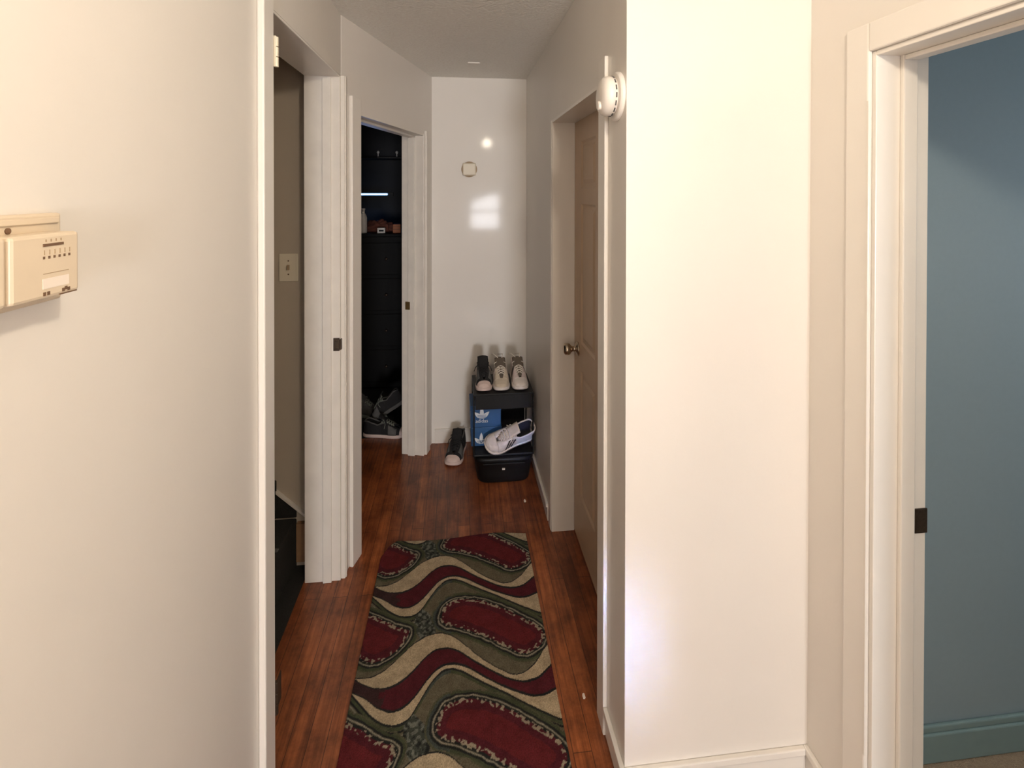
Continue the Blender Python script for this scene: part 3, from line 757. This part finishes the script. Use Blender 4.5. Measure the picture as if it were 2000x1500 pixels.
# shoes on the top shelf (toes towards the camera: local +x -> world -y)
shoe('sneaker', 'black and grey sneaker with pinkish toe on the rack top', (.148, 3.000, SZ2), (0, 0, R(-90)), ws=.88, L=.285, upper=m_blackf, toe=m_sole_p, sole=m_sole_p, lace=m_blackf, stripes=False, wrap=m_grey, hs=1.3)
shoe('sneaker', 'beige low sneaker in the middle of the rack top', (.253, 2.998, SZ2), (0, 0, R(-91)), ws=.88, L=.285, tongue=m_laced, lace=m_lacew, upper=m_beige_l, toe=m_beige_l, sole=m_sole_w, lining=m_beige_l, stripem=m_pink_l, hs=1.2, untied=True)
shoe('sneaker', 'pale pinkish white sneaker at the wall end of the rack top', (.362, 3.000, SZ2), (0, 0, R(-89)), ws=.88, L=.285, tongue=m_laced, lace=m_lacew, upper=m_pink_l, toe=m_white_l, sole=m_sole_w, lining=m_beige_l, stripem=m_stripe, hs=1.2, untied=True)
# big white sneaker with black stripes leaning on the lower shelf
shoe('sneaker', 'large white sneaker with three black stripes on the lower rack shelf', (.296, 2.895, SZ1+.050), (R(-42), R(7), R(-167)), L=.292, ws=1.12, op=1.25, lace=m_lace, tongue=m_beige_l, upper=m_white_l, toe=m_white_l, sole=m_white_l, lining=m_blackf, hs=1.35)
# floor by the end wall
shoe('sneaker', 'black sneaker with pinkish toe on the floor beside the rack', (-.012, 3.158, 0), (0, 0, R(-104)), L=.27, upper=m_blackf, toe=m_sole_p, sole=m_sole_p, lace=m_blackf, stripes=False, wrap=m_grey, hs=1.3)
# dark-room doorway
shoe('sneaker', 'black sneaker with pale sole lying across the dark doorway', (-.50, 3.47, 0), (0, 0, R(-8)), L=.29, upper=m_blackf, toe=m_sole_p, sole=m_sole_p, lace=m_laceg, stripes=False, wrap=m_grey, hs=1.2)
shoe('sneaker', 'black sneaker with grey edging tipped up behind another in the dark doorway', (-.50, 3.60, .105), (0, R(32), R(176)), L=.29, upper=m_blackf, toe=m_blackf, sole=m_grey, lace=m_laceg, stripes=False, wrap=m_grey, hs=1.2)
shoe('sneaker', 'dark sneaker with grey green laces leftmost in the dark doorway', (-.70, 3.80, 0), (0, 0, R(-20)), L=.28, upper=m_grey, toe=m_blackf, sole=m_laceg, lace=m_laceg, stripes=False, hs=1.3)

# scraps on the floor
def scrap(x, y, r, label):
    bm = bmesh.new(); n = 9; rr = [r*(.6+.6*random.random()) for _ in range(n)]
    prism(bm, [(rr[i]*math.cos(2*math.pi*i/n), 1.7*rr[i]*math.sin(2*math.pi*i/n)) for i in range(n)], 0, .0025)
    o = link('paper_scrap', bm, m_lab, bevel=.0005); o.location = (x, y, 0); tag(o, label, 'scrap')
scrap(.359, 2.653, .008, 'tiny white scrap on the wood floor past the rug end')
scrap(.415, 1.60, .006, 'tiny pale crumb on the floor at the near door casing')

# ------------------------------------------------------------------ dark room contents
dr = thing('dresser', 'tall black dresser in the unlit room beyond the slanted doorway', 'dresser', (-.85, 4.45, 0))
link('body', B((-.55, .52, -.2, .25, .03, 1.30)), m_darkwood, dr, bevel=.005)
link('top', B((-.57, .54, -.22, .26, 1.30, 1.325)), m_darkwood, dr, bevel=.004)
for i in range(4):
    for sx in (-.53, .0):
        f = link('drawer', B((sx, sx+.50, -.212, -.2, .08+.30*i, .35+.30*i)), m_darkwood, dr, bevel=.004)
        bm = bmesh.new(); lathe(bm, [(.006, -.212), (.006, -.222), (.013, -.228), (.010, -.236), (.001, -.237)], 'y', 16, (sx+.25, 0, .215+.30*i)); link('knob', bm, m_bronze, f, smooth=True)
bm = bmesh.new(); lathe(bm, [(.028, 0), (.030, .01), (.030, .13), (.024, .15), (.012, .17), (.012, .195), (.015, .196), (.015, .21), (.002, .211)], 'z', 24)
o = link('spray_bottle', bm, m_plastic, smooth=True); o.location = (-.808, 4.35, 1.325); tag(o, 'tall pale bottle on the dresser in the dark room', 'bottle')
t = thing('alarm_clock', 'small white box with dark face on the dresser', 'clock', (-.655, 4.31, 1.325)); link('case', B((-.032, .032, 0, .04, 0, .045)), m_plastic, t, bevel=.003); link('dark_face', B((-.018, .022, -.002, 0, .013, .030)), m_black, t)
t = thing('orange_carton', 'orange carton with dark bands on the dresser', 'carton', (-.525, 4.31, 1.325)); link('carton', B((-.032, .032, 0, .05, 0, .075)), m_orange, t, bevel=.003); link('dark_band', B((-.0325, .0325, -.001, .051, .03, .034), (-.0325, .0325, -.001, .051, .052, .056)), m_mark, t)
t = thing('red_pouch', 'dim reddish cloth heap behind the dresser items', 'cloth', (-.70, 4.50, 1.325))
bm = bmesh.new(); bmesh.ops.create_icosphere(bm, subdivisions=4, radius=1)
for v in bm.verts:
    p = v.co; k = 1+.18*math.sin(p.x*9+p.y*5)+.12*math.sin(p.y*13+p.z*8); v.co = Vector((p.x*.12*k, p.y*.06*k, max(0, (p.z+.2)*.075*k)))
link('folded_cloth', bm, mat('dim_red_cloth', (.16, .05, .03), .9, bump=.5), t, smooth=True)
t = thing('light_tube', 'glowing blue light tube on the far wall of the dark room', 'lamp', (-1.0, 5.46, 1.65))
link('tube', B((-.20, .24, -.012, 0, -.009, .009)), m_led, t, bevel=.004); link('holder', B((-.22, .30, 0, .039, -.02, .02)), m_black, t)
t = thing('wall_shelf', 'black wall shelf high in the dark room', 'shelf', (-.75, 5.3, 2.02)); link('board', B((-.5, .5, -.1, .199, 0, .02)), m_darkwood, t); link('edge_strip', B((-.08, .26, -.103, -.1, .004, .010)), m_grey, t)
for x, l in ((-.83, 'small pale figurine on the dark shelf, the left one'), (-.64, 'small pale figurine on the dark shelf, the right one')):
    bm = bmesh.new(); lathe(bm, [(.018, 0), (.008, .006), (.006, .03), (.016, .045), (.012, .06), (.002, .066)], 'z', 20); o = link('figurine', bm, m_plastic, smooth=True); o.location = (x, 5.27, 2.04); tag(o, l, 'ornament', 'figurines on the dark shelf')
light('blue_tube_light', 'AREA', (-1.0, 5.43, 1.63), 1.0, (.15, .4, 1), shape='RECTANGLE', size=.35, size_y=.02, rot=(R(-60), 0, 0))
